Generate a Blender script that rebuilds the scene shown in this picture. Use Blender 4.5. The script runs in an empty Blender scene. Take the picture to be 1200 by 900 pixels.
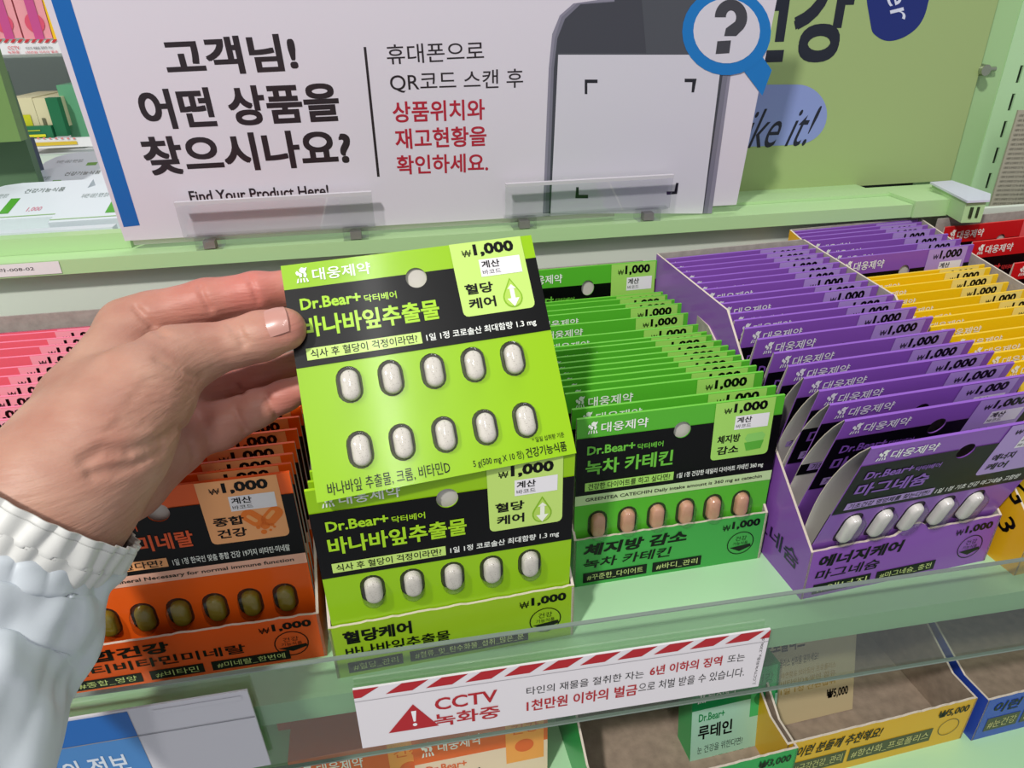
import bpy, bmesh, math, random
import numpy as np
from math import sin, cos, pi, radians, sqrt, atan2
from mathutils import Vector, Matrix, Euler, noise
random.seed(7)
SC = bpy.context.scene
COL = SC.collection

# ---------------------------------------------------------------- camera
F = 820.0
CAM = Vector((0, 0, .293))
PIT, YAW, ROL = radians(27.8), radians(8.8), radians(-1.3)
fwd = Vector((sin(YAW)*cos(PIT), cos(YAW)*cos(PIT), -sin(PIT)))
_r = Vector((cos(YAW), -sin(YAW), 0)); _u = _r.cross(fwd)
rgt = _r*cos(ROL)+_u*sin(ROL); upv = -_r*sin(ROL)+_u*cos(ROL)
cd = bpy.data.cameras.new('camera'); cam = bpy.data.objects.new('camera', cd); COL.objects.link(cam)
cd.sensor_width = 36; cd.lens = F/1200*36; cd.clip_start = .01
M = Matrix((rgt, upv, -fwd)).transposed().to_4x4(); M.translation = CAM
cam.matrix_world = M; SC.camera = cam
def ray(x, y): return fwd+rgt*((x-600)/F)-upv*((y-450)/F)
def on(x, y, ax, val):
    d = ray(x, y); return CAM+d*((val-CAM[ax])/d[ax])
def dep(x, y, d): return CAM+ray(x, y)*d

# ---------------------------------------------------------------- world + light
w = bpy.data.worlds.new('World'); SC.world = w; w.use_nodes = True
bg = w.node_tree.nodes['Background']; bg.inputs[0].default_value = (.93, .95, 1, 1); bg.inputs[1].default_value = .55
def area(name, loc, target, size, power, color=(1, 1, 1), sy=None):
    l = bpy.data.lights.new(name, 'AREA'); l.size = size; l.energy = power; l.color = color
    if sy: l.shape = 'RECTANGLE'; l.size_y = sy
    o = bpy.data.objects.new(name, l); COL.objects.link(o); o.location = loc
    o.rotation_euler = (Vector(target)-Vector(loc)).to_track_quat('-Z', 'Y').to_euler(); return o
KD = Vector((.3946, .5369, -.7457))
area('ceiling_spot', Vector((.05, .33, .1))-KD*2.2, (.05, .33, .1), .12, 56, (1, .97, .92))
area('ceiling_panel', (.4, .9, 2.1), (.2, .5, 0), 1.1, 14, (.97, .99, 1), .3)
SC.view_settings.view_transform = 'Standard'; SC.view_settings.look = 'None'
SC.view_settings.gamma = 1; SC.view_settings.use_curve_mapping = False
SC.view_settings.exposure = -.55

# ---------------------------------------------------------------- materials
def hexc(h):
    v = [int(h[i:i+2], 16)/255 for i in (0, 2, 4)]
    return tuple((c/12.92 if c <= .04045 else ((c+.055)/1.055)**2.4) for c in v)+(1,)
MC = {}
def mat(name, col, rough=.5, spec=.5, metal=0, trans=0, bump=0, bscale=300, var=0, vscale=40, alpha=None, coat=0, sss=0, speck=None):
    if name in MC: return MC[name]
    m = bpy.data.materials.new(name); m.use_nodes = True; nt = m.node_tree; b = nt.nodes['Principled BSDF']
    c = hexc(col) if isinstance(col, str) else col
    b.inputs['Base Color'].default_value = c; b.inputs['Roughness'].default_value = rough
    b.inputs['Specular IOR Level'].default_value = spec; b.inputs['Metallic'].default_value = metal
    b.inputs['Transmission Weight'].default_value = trans; b.inputs['Coat Weight'].default_value = coat; b.inputs['Coat Roughness'].default_value = .12
    tc = nt.nodes.new('ShaderNodeTexCoord')
    if sss:
        b.inputs['Subsurface Weight'].default_value = sss; b.inputs['Subsurface Radius'].default_value = (.008, .003, .0015); b.inputs['Subsurface Scale'].default_value = .5
    if var:
        n = nt.nodes.new('ShaderNodeTexNoise'); n.inputs['Scale'].default_value = vscale; n.inputs['Detail'].default_value = 4
        nt.links.new(tc.outputs['Object'], n.inputs['Vector'])
        r = nt.nodes.new('ShaderNodeValToRGB'); r.color_ramp.elements[0].position = .3; r.color_ramp.elements[1].position = .7
        r.color_ramp.elements[0].color = tuple(x*(1-var) for x in c[:3])+(1,); r.color_ramp.elements[1].color = tuple(min(1, x*(1+var)) for x in c[:3])+(1,)
        nt.links.new(n.outputs[0], r.inputs[0]); nt.links.new(r.outputs[0], b.inputs['Base Color'])
    if speck:
        n = nt.nodes.new('ShaderNodeTexNoise'); n.inputs['Scale'].default_value = 1800; n.inputs['Detail'].default_value = 2
        nt.links.new(tc.outputs['Object'], n.inputs['Vector'])
        r = nt.nodes.new('ShaderNodeValToRGB'); r.color_ramp.elements[0].position = .3; r.color_ramp.elements[1].position = .38
        r.color_ramp.elements[0].color = hexc(speck); r.color_ramp.elements[1].color = c
        nt.links.new(n.outputs[0], r.inputs[0]); nt.links.new(r.outputs[0], b.inputs['Base Color'])
    if bump:
        n = nt.nodes.new('ShaderNodeTexNoise'); n.inputs['Scale'].default_value = bscale; n.inputs['Detail'].default_value = 5
        nt.links.new(tc.outputs['Object'], n.inputs['Vector'])
        bp = nt.nodes.new('ShaderNodeBump'); bp.inputs['Strength'].default_value = bump; bp.inputs['Distance'].default_value = .0005
        nt.links.new(n.outputs[0], bp.inputs['Height']); nt.links.new(bp.outputs[0], b.inputs['Normal'])
    MC[name] = m; return m
def clear(name, tint=(.93, .96, .95), refl=.08, rough=.04):
    if name in MC: return MC[name]
    m = bpy.data.materials.new(name); m.use_nodes = True; nt = m.node_tree; nt.nodes.clear()
    o = nt.nodes.new('ShaderNodeOutputMaterial'); t = nt.nodes.new('ShaderNodeBsdfTransparent'); t.inputs[0].default_value = tint+(1,)
    g = nt.nodes.new('ShaderNodeBsdfGlossy'); g.inputs['Roughness'].default_value = rough
    f = nt.nodes.new('ShaderNodeLayerWeight'); f.inputs[0].default_value = .35
    mx = nt.nodes.new('ShaderNodeMixShader'); ad = nt.nodes.new('ShaderNodeMath'); ad.operation = 'MULTIPLY_ADD'; ad.inputs[1].default_value = .22; ad.inputs[2].default_value = refl
    nt.links.new(f.outputs[0], ad.inputs[0]); nt.links.new(ad.outputs[0], mx.inputs[0])
    nt.links.new(t.outputs[0], mx.inputs[1]); nt.links.new(g.outputs[0], mx.inputs[2]); nt.links.new(mx.outputs[0], o.inputs[0])
    MC[name] = m; return m
def P(col, rough=.38): return mat('print_'+col, col, rough, .3, coat=.28)
INK = mat('black_ink', '070708', .32, .2, coat=.08)
GREY = mat('grey_cardboard', 'A29B94', .85, .2, var=.12, vscale=180, bump=.3, bscale=700)
KRAFT = mat('kraft_inside', '9A8878', .85, .2, var=.15, vscale=150, bump=.3, bscale=700)
CIN = mat('card_inside', 'CBC6BE', .8, .2, bump=.1, bscale=600)
TORN = mat('torn_paper', 'D3C6B8', .9, .1, bump=.6, bscale=900)
SHELF = mat('mint_metal', 'B2DDB0', .33, .5, bump=.02, bscale=60)
LIP = mat('green_metal', 'B0D29A', .38, .5)
ACR = clear('clear_acrylic', (.86, .90, .86), .05)
ACR2 = clear('clear_clip', (.96, .97, .97), .05)
BLI = clear('clear_blister', (.93, .93, .93), .06, .08)
FOIL = mat('blister_recess', '3C3833', .35, .5, metal=.3)

# ---------------------------------------------------------------- mesh helpers
def link(name, me, parent=None, loc=None, rot=None):
    o = bpy.data.objects.new(name, me); COL.objects.link(o)
    if parent is not None: o.parent = parent
    if loc is not None: o.location = loc
    if rot is not None: o.rotation_euler = rot
    return o
def thing(o, label, cat, group=None):
    o['label'] = label; o['category'] = cat
    if group: o['group'] = group
    return o
def struct(o): o['kind'] = 'structure'; return o
def empty(name, loc=(0, 0, 0), rot=(0, 0, 0)): return link(name, None, None, loc, rot)
class MB:
    def __init__(s): s.v = []; s.f = []; s.m = []; s.mats = []; s.sm = []
    def mi(s, m):
        if m not in s.mats: s.mats.append(m)
        return s.mats.index(m)
    def add(s, vs, fs, m, smooth=False):
        b = len(s.v); s.v += [tuple(v) for v in vs]; i = s.mi(m)
        for f in fs: s.f.append([b+k for k in f]); s.m.append(i); s.sm.append(smooth)
    def box(s, a, b, m, T=None):
        x0, y0, z0 = a; x1, y1, z1 = b
        vs = [(x0, y0, z0), (x1, y0, z0), (x1, y1, z0), (x0, y1, z0), (x0, y0, z1), (x1, y0, z1), (x1, y1, z1), (x0, y1, z1)]
        if T: vs = [T@Vector(v) for v in vs]
        s.add(vs, [(3, 2, 1, 0), (4, 5, 6, 7), (0, 1, 5, 4), (1, 2, 6, 5), (2, 3, 7, 6), (3, 0, 4, 7)], m)
    def prism(s, pts, d, m, m2=None):
        # pts: 3D loop, d: extrusion vector
        n = len(pts); A = [Vector(p) for p in pts]; B = [p+Vector(d) for p in A]
        s.add(A+B, [list(range(n-1, -1, -1))], m); b = len(s.v)-2*n; i = s.mi(m2 or m)
        s.f.append([b+n+k for k in range(n)]); s.m.append(i); s.sm.append(False)
        for k in range(n): s.f.append([b+k, b+(k+1) % n, b+n+(k+1) % n, b+n+k]); s.m.append(i); s.sm.append(False)
    def mesh(s, name):
        me = bpy.data.meshes.new(name); me.from_pydata(s.v, [], s.f)
        for m in s.mats: me.materials.append(m)
        me.polygons.foreach_set('material_index', s.m); me.polygons.foreach_set('use_smooth', s.sm); me.update(); return me
    def build(s, name, parent=None, loc=None, rot=None): return link(name, s.mesh(name), parent, loc, rot)

TXT = {}
TMP = bpy.data.scenes.new('scratch')
def tmpmesh(c):
    o = bpy.data.objects.new('t', c); TMP.collection.objects.link(o); TMP.view_layers[0].update(); dg = TMP.view_layers[0].depsgraph
    e = o.evaluated_get(dg); me = e.to_mesh(); v = [tuple(p.co) for p in me.vertices]; f = [tuple(p.vertices) for p in me.polygons]
    e.to_mesh_clear(); bpy.data.objects.remove(o); bpy.data.curves.remove(c); return v, f
def text_geo(t, bold=0.0, sp=1.0, res=2):
    k = (t, bold, sp, res)
    if k in TXT: return TXT[k]
    c = bpy.data.curves.new('t', 'FONT'); c.body = t; c.size = 1; c.resolution_u = res; c.offset = min(bold, .012); c.space_character = sp
    v, f = tmpmesh(c); v = [(a[0], a[1], 0) for a in v]
    if bold > .013:
        d = (bold-.012)*.8; v0, f0, n0 = v, f, len(v); v = []; f = []
        for i, (dx, dy) in enumerate(((-d, -d), (d, -d), (d, d), (-d, d))):
            v += [(a+dx, b+dy, i*.18) for a, b, _ in v0]; f += [tuple(k+i*n0 for k in q) for q in f0]
    xs = [a[0] for a in v] or [0, 1]; ys = [a[1] for a in v] or [0, 1]
    TXT[k] = (v, f, min(xs), max(xs), min(ys), max(ys)); return TXT[k]
def fill(loops, ext=0):
    c = bpy.data.curves.new('f', 'CURVE'); c.dimensions = '2D'; c.fill_mode = 'BOTH'; c.extrude = ext
    for L in loops:
        s = c.splines.new('POLY'); s.points.add(len(L)-1)
        for p, q in zip(s.points, L): p.co = (q[0], q[1], 0, 1)
        s.use_cyclic_u = True
    return tmpmesh(c)
def arc(cx, cy, rx, ry, a0=0, a1=360, n=20): return [(cx+rx*cos(radians(a0+(a1-a0)*i/n)), cy+ry*sin(radians(a0+(a1-a0)*i/n))) for i in range(n if abs(a1-a0) >= 360 else n+1)]
def stad(cx, cy, hw, hh, n=8):
    s = hh-hw if hh > hw else 0; r = hw
    return arc(cx, cy+s, r, r, 0, 180, n)+arc(cx, cy-s, r, r, 180, 360, n)
class Print(MB):
    """flat print on a panel; coordinates u right, v down as fractions of width W and height H"""
    def __init__(s, W, H, o=(0, 0, 0), ex=(1, 0, 0), ey=(0, 0, -1), n=(0, -1, 0), step=.00012):
        super().__init__(); s.res = 2; s.W = W; s.H = H; s.o = Vector(o); s.ex = Vector(ex); s.ey = Vector(ey); s.n = Vector(n); s.st = step
    def pt(s, x, y, lay): return s.o+s.ex*x+s.ey*y+s.n*(s.st*lay)
    def poly(s, pts, m, lay=1, holes=()):
        loops = [[(u*s.W, -v*s.H) for u, v in L] for L in [pts]+list(holes)]
        if not holes and len(pts) < 5: s.add([s.pt(x, -y, lay) for x, y in loops[0]], [list(range(len(pts)))], m)
        else:
            v, f = fill(loops); s.add([s.pt(a[0], -a[1], lay) for a in v], f, m)
    def rect(s, u0, v0, u1, v1, m, lay=1): s.poly([(u0, v0), (u1, v0), (u1, v1), (u0, v1)], m, lay)
    def circ(s, u, v, r, m, lay=1, ring=None):   # r in metres
        s.poly(arc(u, v, r/s.W, r/s.H, n=22), m, lay, [arc(u, v, (r-ring)/s.W, (r-ring)/s.H, n=22)] if ring else ())
    def text(s, t, u0, v0, u1, v1, m, lay=2, bold=.0, shear=0, rot=0, sp=1.0):
        V, Fc, x0, x1, y0, y1 = text_geo(t, bold, sp, s.res)
        uc, vc = (u0+u1)/2*s.W, (v0+v1)/2*s.H; sx = (u1-u0)*s.W/(x1-x0); sy = (v1-v0)*s.H/(y1-y0)
        if rot:
            pass
        out = []
        for a, b, lz in V:
            X = (a-(x0+x1)/2)*sx; Y = (b-(y0+y1)/2)*sy; X += shear*Y
            if rot: X, Y = X*cos(rot)-Y*sin(rot), X*sin(rot)+Y*cos(rot)
            out.append(s.pt(uc+X, vc-Y, lay+lz))
        s.add(out, Fc, m)

def bear(p, u0, v0, u1, v1, m, lay=2):
    # small standing-bear emblem with rays
    def q(a, b): return (u0+(u1-u0)*a, v0+(v1-v0)*b)
    for pts in ([(.35, .12), (.55, 0), (.8, .08), (.98, .02), (.92, .2), (.8, .3), (.9, .5), (.8, .7), (.62, .62), (.66, .42), (.5, .36), (.34, .3)],
                [(.0, .32), (.16, .2), (.3, .34), (.52, .42), (.5, .62), (.3, .66), (.26, .5), (.1, .5)],
                [(.12, .72), (.22, .7), (.16, .98), (.0, 1)], [(.34, .72), (.44, .72), (.42, .98), (.3, .98)],
                [(.56, .72), (.66, .72), (.72, .98), (.58, .98)], [(.78, .74), (.88, .72), (1, .96), (.86, 1)]):
        p.poly([q(*a) for a in pts], m, lay)

# ---------------------------------------------------------------- supplement cards
CW, CH = .12, .1095
TAB = {}
def tablet_mesh(m, hw=.0043, hh=.0076, d=.0036):
    k = ('t', m.name, hw, hh)
    if k in TAB: return TAB[k]
    mb = MB(); vs = []; fs = []; prof = [(1, 0), (.98, .35), (.9, .68), (.72, .88), (.4, .98)]; N = 20
    base = [(x, y) for x, y in stad(0, 0, hw, hh, 9)]; N = len(base)
    for s, dd in prof:
        for x, y in base:
            sy = (hh-hw) if y > 0 else -(hh-hw); yy = sy+(y-sy)*s if abs(y) > (hh-hw) else y*(.5+.5*s)
            vs.append((x*s, -d*dd, yy))
    for j in range(len(prof)-1):
        for i in range(N): fs.append((j*N+i, j*N+(i+1) % N, (j+1)*N+(i+1) % N, (j+1)*N+i))
    fs.append([(len(prof)-1)*N+i for i in range(N)]); mb.add(vs, fs, m, True); TAB[k] = mb.mesh('tablet'); return TAB[k]
def blister_mesh(hw, hh, d=.0052):
    k = ('b', hw, hh)
    if k in TAB: return TAB[k]
    mb = MB(); vs = []; fs = []; prof = [(1.0, 0), (.97, .5), (.9, .85), (.78, 1.0)]; base = stad(0, 0, hw, hh, 9); N = len(base)
    for s, dd in prof:
        for x, y in base: vs.append((x*s, -d*dd, y*(1-(1-s)*hw/hh)))
    for j in range(len(prof)-1):
        for i in range(N): fs.append((j*N+i, j*N+(i+1) % N, (j+1)*N+(i+1) % N, (j+1)*N+i))
    fs.append([(len(prof)-1)*N+i for i in range(N)]); mb.add(vs, fs, BLI, True); TAB[k] = mb.mesh('blister_bubble'); return TAB[k]

def card_kind(key, base, panel, tint, name, tag, line, cat1, cat2, strip=None, pills=(), pv=(.546, .82), pill='E6E0D6', icon='drop', name_u=.57, foot=False, hole_hw=.0058, hole_hh=.0086, pu=.655, brandcol='F2F5EE', tilt=0):
    W, H = CW, CH; BASE = P(base, .3); PN = P(panel, .32); TN = P(tint, .32); WH = P(brandcol, .4)
    res = {}
    # body: front sheet with real holes
    hr = .0050; hu, hv = .503, .128
    rx, ry = hw_ = (hole_hw, hole_hh)
    loops = [[(0, 0), (W, 0), (W, -H), (0, -H)], arc(hu*W, -hv*H, hr, hr, n=24)]
    for v in pv:
        for u in pills: loops.append(stad(u*W, -v*H, rx, ry))
    v, f = fill(loops, .0002)
    mb = MB(); vs = [(a[0]-W/2, -a[2]+.0002, a[1]+H) for a in v]; mb.add(vs, f, BASE)
    # back sheet bulging away, grey inside
    def back(bulge):
        b = MB(); n = 14; inn = []; 
        for j in range(n+1):
            t = j/n; z = H*(1-t); y = .0006+bulge*sin(pi*t**.85)+.0003
            inn.append((y, z))
        for side, m, off in ((0, CIN, 0), (1, BASE, .0004)):
            vs = []; fs = []
            for y, z in inn: vs += [(-W/2, y+off, z), (W/2, y+off, z)]
            for j in range(n): fs.append((2*j, 2*j+1, 2*j+3, 2*j+2))
            b.add(vs, fs, m, True)
        for x in (-W/2, W/2):
            vs = []; fs = []
            for y, z in inn: vs += [(x, y, z), (x, y+.0004, z)]
            for j in range(n): fs.append((2*j, 2*j+1, 2*j+3, 2*j+2))
            b.add(vs, fs, TORN)
        b.add([(-W/2, 0, H), (W/2, 0, H), (W/2, .0013, H+.0002), (-W/2, .0013, H+.0002)], [(0, 1, 2, 3)], P(tint, .4))
        return b.mesh('back_panel')
    res['front'] = mb.mesh('front_panel'); res['back'] = back(.0022); res['wide'] = back(.0108)
    p = Print(W, H, (-W/2, -.0002, H))
    # black band with notch for the hole
    b0, b1 = .108, .446
    a = math.degrees(math.asin((hv-b0)*H/hr)); hole = [(hu+hr*cos(radians(t))/W, hv+hr*sin(radians(t))/H) for t in [180+a-(180+2*a)*i/16 for i in range(17)]]
    # panel border on the right leaves the black to both sides
    pl, pr = pu, .952
    p.poly([(0, b0)]+hole+[(1, b0), (1, b1), (0, b1)], INK, 1)
    c = .02; p.poly([(pl, .0), (pr, .0), (pr+.004, .31)]+[(pr+.004-c+c*cos(radians(t)), .31+.024*sin(radians(t))) for t in (30, 60, 90)]+[(pl+.006+c+c*cos(radians(t)), .31+.024*sin(radians(t))) for t in (90, 120, 150)]+[(pl+.006, .31)], PN, 2)
    p.text('대웅제약', .112, .03, .245 if 0 else .333, .084, WH, 2, .012)
    bear(p, .05, .018, .096, .086, WH)
    p.text('Dr.Bear+', .05, .155, .278, .205, TN, 3, .03); p.text('닥터베어', .29, .175, .415, .208, TN, 3, .015)
    p.text(name, .045, .235, name_u, .325, TN, 3, .03)
    p.rect(.045, .37, .482, .42, P(panel, .35), 3); p.text(tag, .06, .376, .465, .414, INK, 4, .01)
    p.text(line, .50, .382, .945, .42, WH, 3, .012)
    p.text('₩', .70, .035, .738, .066, INK, 3, .0); p.text('1,000', .748, .012, .915, .072, INK, 3, .045)
    p.rect(.762, .086, .932, .165, P('EDEAEE', .4), 3); p.text('계산', .77, .093, .845, .127, INK, 4, .02); p.text('바코드', .77, .135, .845, .156, INK, 4)
    p.text(cat1, .685, .19, .80, .238, INK, 3, .03); p.text(cat2, .69, .256, .80, .305, INK, 3, .03)
    if icon == 'drop':
        def drop(s):
            return [(.872, .262-.077*s)]+[(.872+.040*s*cos(radians(t)), .276+.046*s*sin(radians(t))) for t in range(-30, 211, 20)]
        p.poly(drop(1), P('86B91A'), 3); p.poly(drop(.86), P('B3D65A'), 4)
        p.poly([(.864, .235), (.882, .235), (.882, .28), (.898, .28), (.873, .318), (.848, .28), (.864, .28)], P('F3F6E6'), 5)
        p.poly([(.855, .236), (.873, .216), (.891, .236)], P('F3F6E6'), 5)
    elif icon == 'caps':
        O1 = P('F07A1C'); O2 = P('F6A860')
        for s, cx in ((1, .835), (-1, .905)):
            A = radians(-42*s); L = stad(0, 0, .0036, .0062, 6)
            p.poly([(cx+(x*cos(A)-y*sin(A))/W, .215+(x*sin(A)+y*cos(A))/H) for x, y in L], O1, 3)
            L = stad(-.0008, 0, .001, .003, 5); p.poly([(cx+(x*cos(A)-y*sin(A))/W, .21+(x*sin(A)+y*cos(A))/H) for x, y in L], O2, 4)
        for u, v_, r_ in ((.872, .262, .0022), (.845, .268, .001), (.898, .262, .001), (.862, .296, .0014), (.905, .275, .0007), (.888, .29, .0007)): p.circ(u, v_, r_, O1, 3)
    elif icon == 'soap':
        C1 = P('5DB13C'); C2 = P('8ED06A')
        p.poly([(.835, .20), (.91, .195), (.93, .215), (.92, .245), (.84, .25), (.825, .225)], C2, 3)
        p.poly([(.825, .25), (.925, .245), (.915, .295), (.84, .30)], C1, 3)
    if strip:
        p.rect(0, b1, 1, b1+.06, P(strip[1], .4), 1); p.text(strip[0], .05, b1+.018, .95, b1+.045, P('2A2A24'), 2, .015)
    if foot:
        p.text('바나바잎 추출물, 크롬, 비타민D', .044, .93, .5, .985, INK, 2)
        p.text('5 g(500 mg X 10 정)', .59, .945, .79, .985, INK, 2); p.text('건강기능식품', .80, .94, .965, .982, INK, 2, .01); p.text('* 일일 섭취량 기준', .835, .90, .965, .922, INK, 2)
    res['print'] = p.mesh('printed_lettering')
    r = MB(); r.add([(-W/2, .0009, 0), (W/2, .0009, 0), (W/2, .0009, H*.55), (-W/2, .0009, H*.55)], [(0, 1, 2, 3)], FOIL); res['foil'] = r.mesh('foil_backing')
    res.update(key=key, pills=pills, pv=pv, pm=mat('tablet_'+pill, pill, .5, .4, bump=.2, bscale=900, speck='9A9082' if icon == 'drop' else None), hw=(rx, ry), H=H, W=W)
    return res
TABS = {}
def put_card(K, label, cat='card', group=None, detail=False, wide=False, name='supplement_card'):
    r = link(name, K['front']); thing(r, label, cat, group)
    link('printed_lettering', K['print'], r); link('back_panel', K['wide' if wide else 'back'], r)
    if detail:
        link('foil_backing', K['foil'], r)
        for v in (K['pv'] if detail is True else K['pv'][:1]):
            for u in K['pills']:
                loc = ((u-.5)*K['W'], -.0001, (1-v)*K['H'])
                b = link('blister_bubble', blister_mesh(K['hw'][0]*.97, K['hw'][1]*.97), r, loc)
                t = link('tablet', tablet_mesh(K['pm'], K['hw'][0]*.72, K['hw'][1]*.84), b, (0.0003, .0005, -.0004))
    return r

LIME = card_kind('lime', '93C40A', 'C2E274', 'A6D61E', '바나바잎추출물', '식사 후 혈당이 걱정이라면?', '1일 1정 코로솔산 최대함량 1.3 mg', '혈당', '케어', pills=(.183, .34, .503, .663, .823), foot=True)
GREEN = card_kind('green', '55B32E', 'A4D865', '6BBE3C', '녹차 카테킨', '건강한 다이어트를 하고 싶다면?', '1일 1정 건강한 데일리 다이어트 카테킨 360 mg', '체지방', '감소', ('GREENTEA CATECHIN Daily intake amount is 360 mg as catechin', 'BFD8A0'), (.115, .265, .415, .565, .71, .86), (.64,), 'D9A184', 'soap', .47, hole_hh=.0095)
PURPLE = card_kind('purple', '8A55B4', 'B294D4', '8A5ABA', '마그네슘', '기초건강 영양제를 찾는다면?', '1일 1정 기초 건강 마그네슘 고함량', '에너지', '케어', pills=(.14, .30, .46, .62, .78), pv=(.585,), pill='ECE8E2', icon='none', name_u=.40, hole_hw=.0060, hole_hh=.0125)
YELLOW = card_kind('yellow', 'F4C912', 'F3E07E', 'E8C030', '오메가3', '혈행 건강이 걱정이라면?', '1일 1캡슐 초임계 오메가3', '혈행', '건강', icon='none', name_u=.4)
ORANGE = card_kind('orange', 'EE5F16', 'F7AE72', 'EC5A20', '멀티비타민미네랄', '골고루 먹고 싶다면?', '1일 1정 한국인 맞춤 종합 건강 19가지 비타민·미네랄', '종합', '건강', ('19 Vitamins & Mineral Necessary for normal immune function', 'F0B8A0'), (.19, .33, .468, .607, .745, .885), (.70,), '8C7A1E', 'caps', .6, hole_hh=.0095)
PINK = card_kind('pink', 'F0687A', 'F8A8B8', 'F080A0', '콜라겐', '피부가 걱정이라면?', '1일 1정 저분자 콜라겐', '피부', '건강', icon='none', name_u=.4, pu=.665)
RED = card_kind('red', 'C91A1E', 'E85A5C', 'D83A3A', '홍국', '콜레스테롤이 걱정이라면?', '1일 1정 홍국', '혈행', '건강', icon='none', name_u=.3)

ORD = ['front', 'second', 'third', 'fourth', 'fifth', 'sixth', 'seventh', 'eighth', 'ninth', 'tenth', 'eleventh', 'twelfth', 'thirteenth', 'fourteenth', 'fifteenth', 'sixteenth', 'seventeenth', 'eighteenth', 'nineteenth', 'twentieth', 'twenty-first', 'twenty-second']
def nth(i, n): return 'frontmost' if i == 0 else ('rearmost' if i == n-1 else ORD[i]+' from the front')
def card_in(K, T, xl, wid, v, z, lean, label, group, detail=False, wide=False):
    tx, ty, ta = T; r = put_card(K, label, 'card', group, detail, wide)
    L = radians(lean); h = z/cos(L); sc = h/K['H']
    # lean>0: the top is nearer the camera than the foot
    vb = v+z*math.tan(L); cx = xl+wid/2
    r.location = (tx+cos(ta)*cx-sin(ta)*vb, ty+sin(ta)*cx+cos(ta)*vb, .0018)
    r.rotation_euler = (L, 0, ta); r.scale = (wid/K['W'], 1, (h-.0018)/K['H'])
    return r

# ---------------------------------------------------------------- display trays
def tray(name, T, z0, W, D, hf, prof, col, label, prof_r=None, hbk=None, tab=None, inner=GREY, fr=None, side=None, group=None, cat='tray', torn=True):
    tx, ty, ta = T; root = empty(name, (tx, ty, z0), (0, 0, ta)); thing(root, label, cat, group); C = P(col, .35); th = .0014
    b = MB(); b.box((th, th, 0), (W-th, D-th, th), inner); b.build('base', root)
    for nm, x, pr in (('side_wall', 0, prof), ('side_wall', W-th, prof_r or prof)):
        b = MB(); pts = [(x, 0, 0)]+[(x, v, z) for v, z in pr]+[(x, pr[-1][0], 0)]
        # outer skin in print colour, inside in cardboard
        out = C; n = len(pts); A = [Vector(p) for p in pts]; B = [p+Vector((th, 0, 0)) for p in A]
        b.add(A, [list(range(n))], C if x == 0 else inner); b.add(B, [list(range(n-1, -1, -1))], inner if x == 0 else C)
        for k in range(n): b.add([A[k], A[(k+1) % n], B[(k+1) % n], B[k]], [(0, 1, 2, 3)], TORN if torn else C)
        b.build('side_wall', root)
    # front wall, rough cut rim
    b = MB(); n = 40; vs = []; fs = []
    for i in range(n+1):
        x = W*i/n; j = 0 if (i in (0, n) or not torn) else random.uniform(-.0004, .0004)
        hz = hf+j+(tab[2]*sin(pi*(i/n-tab[0])/(tab[1]-tab[0]))**.5 if tab and tab[0] < i/n < tab[1] else 0)
        vs += [(x, 0, 0), (x, 0, hz), (x, th, hz), (x, th, 0)]
    for i in range(n):
        a = 4*i; c = a+4
        b.f  # keep order
    b.add(vs, [(4*i, 4*i+4, 4*i+5, 4*i+1) for i in range(n)], C); b.add(vs, [(4*i+1, 4*i+5, 4*i+6, 4*i+2) for i in range(n)], TORN if torn else C); b.add(vs, [(4*i+2, 4*i+6, 4*i+7, 4*i+3) for i in range(n)], inner)
    b.build('front_wall', root)
    b = MB(); hb = hbk or prof[-1][1]; b.box((th, D-th, 0), (W-th, D, hb), inner); b.build('back_wall', root)
    if fr:
        p = Print(W, hf, (0, -.0001, hf)); fr(p); p.build('printed_lettering', root)
    if side:
        p = Print(.22, .12, (-.0001, .22, .12), (0, -1, 0), (0, 0, -1), (-1, 0, 0)); side(p); p.build('side_lettering', root)
    return root
def front_print(t1, t2, tags, tu=.45, sh=0, ink=None, t2u=.45):
    def fn(p):
        I = ink or INK
        p.text(t1, .05, .11, tu, .36, I, 1, .045, sh); p.text(t2, .05, .42, t2u, .63, I, 1, .02, sh)
        x = .05
        for t, wd in tags:
            p.rect(x, .72, x+wd, .93, I, 1); p.text(t, x+.02, .76, x+wd-.02, .89, P('C9D68A'), 2); x += wd+.03
        p.text('₩', .765, .14, .805, .27, I, 1); p.text('1,000', .815, .09, .965, .27, I, 1, .045)
        p.circ(.875, .58, .0085, I, 1, .0006); p.text('건강', .845, .43, .905, .53, I, 1); p.text('기능식품', .835, .55, .915, .62, I, 1)
        p.poly([(.82, .66), (.93, .62), (.935, .68), (.875, .76)], I, 1)
    return fn
SIDE = [(0, .034), (.041, .068), (.0912, .1078), (.1144, .130), (.219, .1345)]
TG = (.0783, .2935, radians(1.7)); TP = (.2012, .2611, radians(4.3)); TL = (-.0527, .2538, radians(2.9)); TO = (-.1863, .2675, radians(.9))
TK = (-.3235, .280, 0.0); TY = (.3310, .2560, radians(4.5)); TR = (.4590, .2700, radians(4.5))

# ================================================================ STRUCTURE
# lower deck, riser, raised deck with its rails
b = MB(); b.box((-.75, .2425, -.002), (.95, .5325, 0), SHELF); b.box((-.75, .2425, -.012), (.95, .246, -.002), SHELF)
b.box((-.75, .2425, 0), (.95, .2455, .0022), SHELF); o = b.build('floor'); struct(o)
b = MB(); b.box((-.9, .5325, -.30), (1.2, .5385, .1365), mat('riser_white', 'D5DBD0', .55, .4)); struct(b.build('wall_back'))
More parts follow.
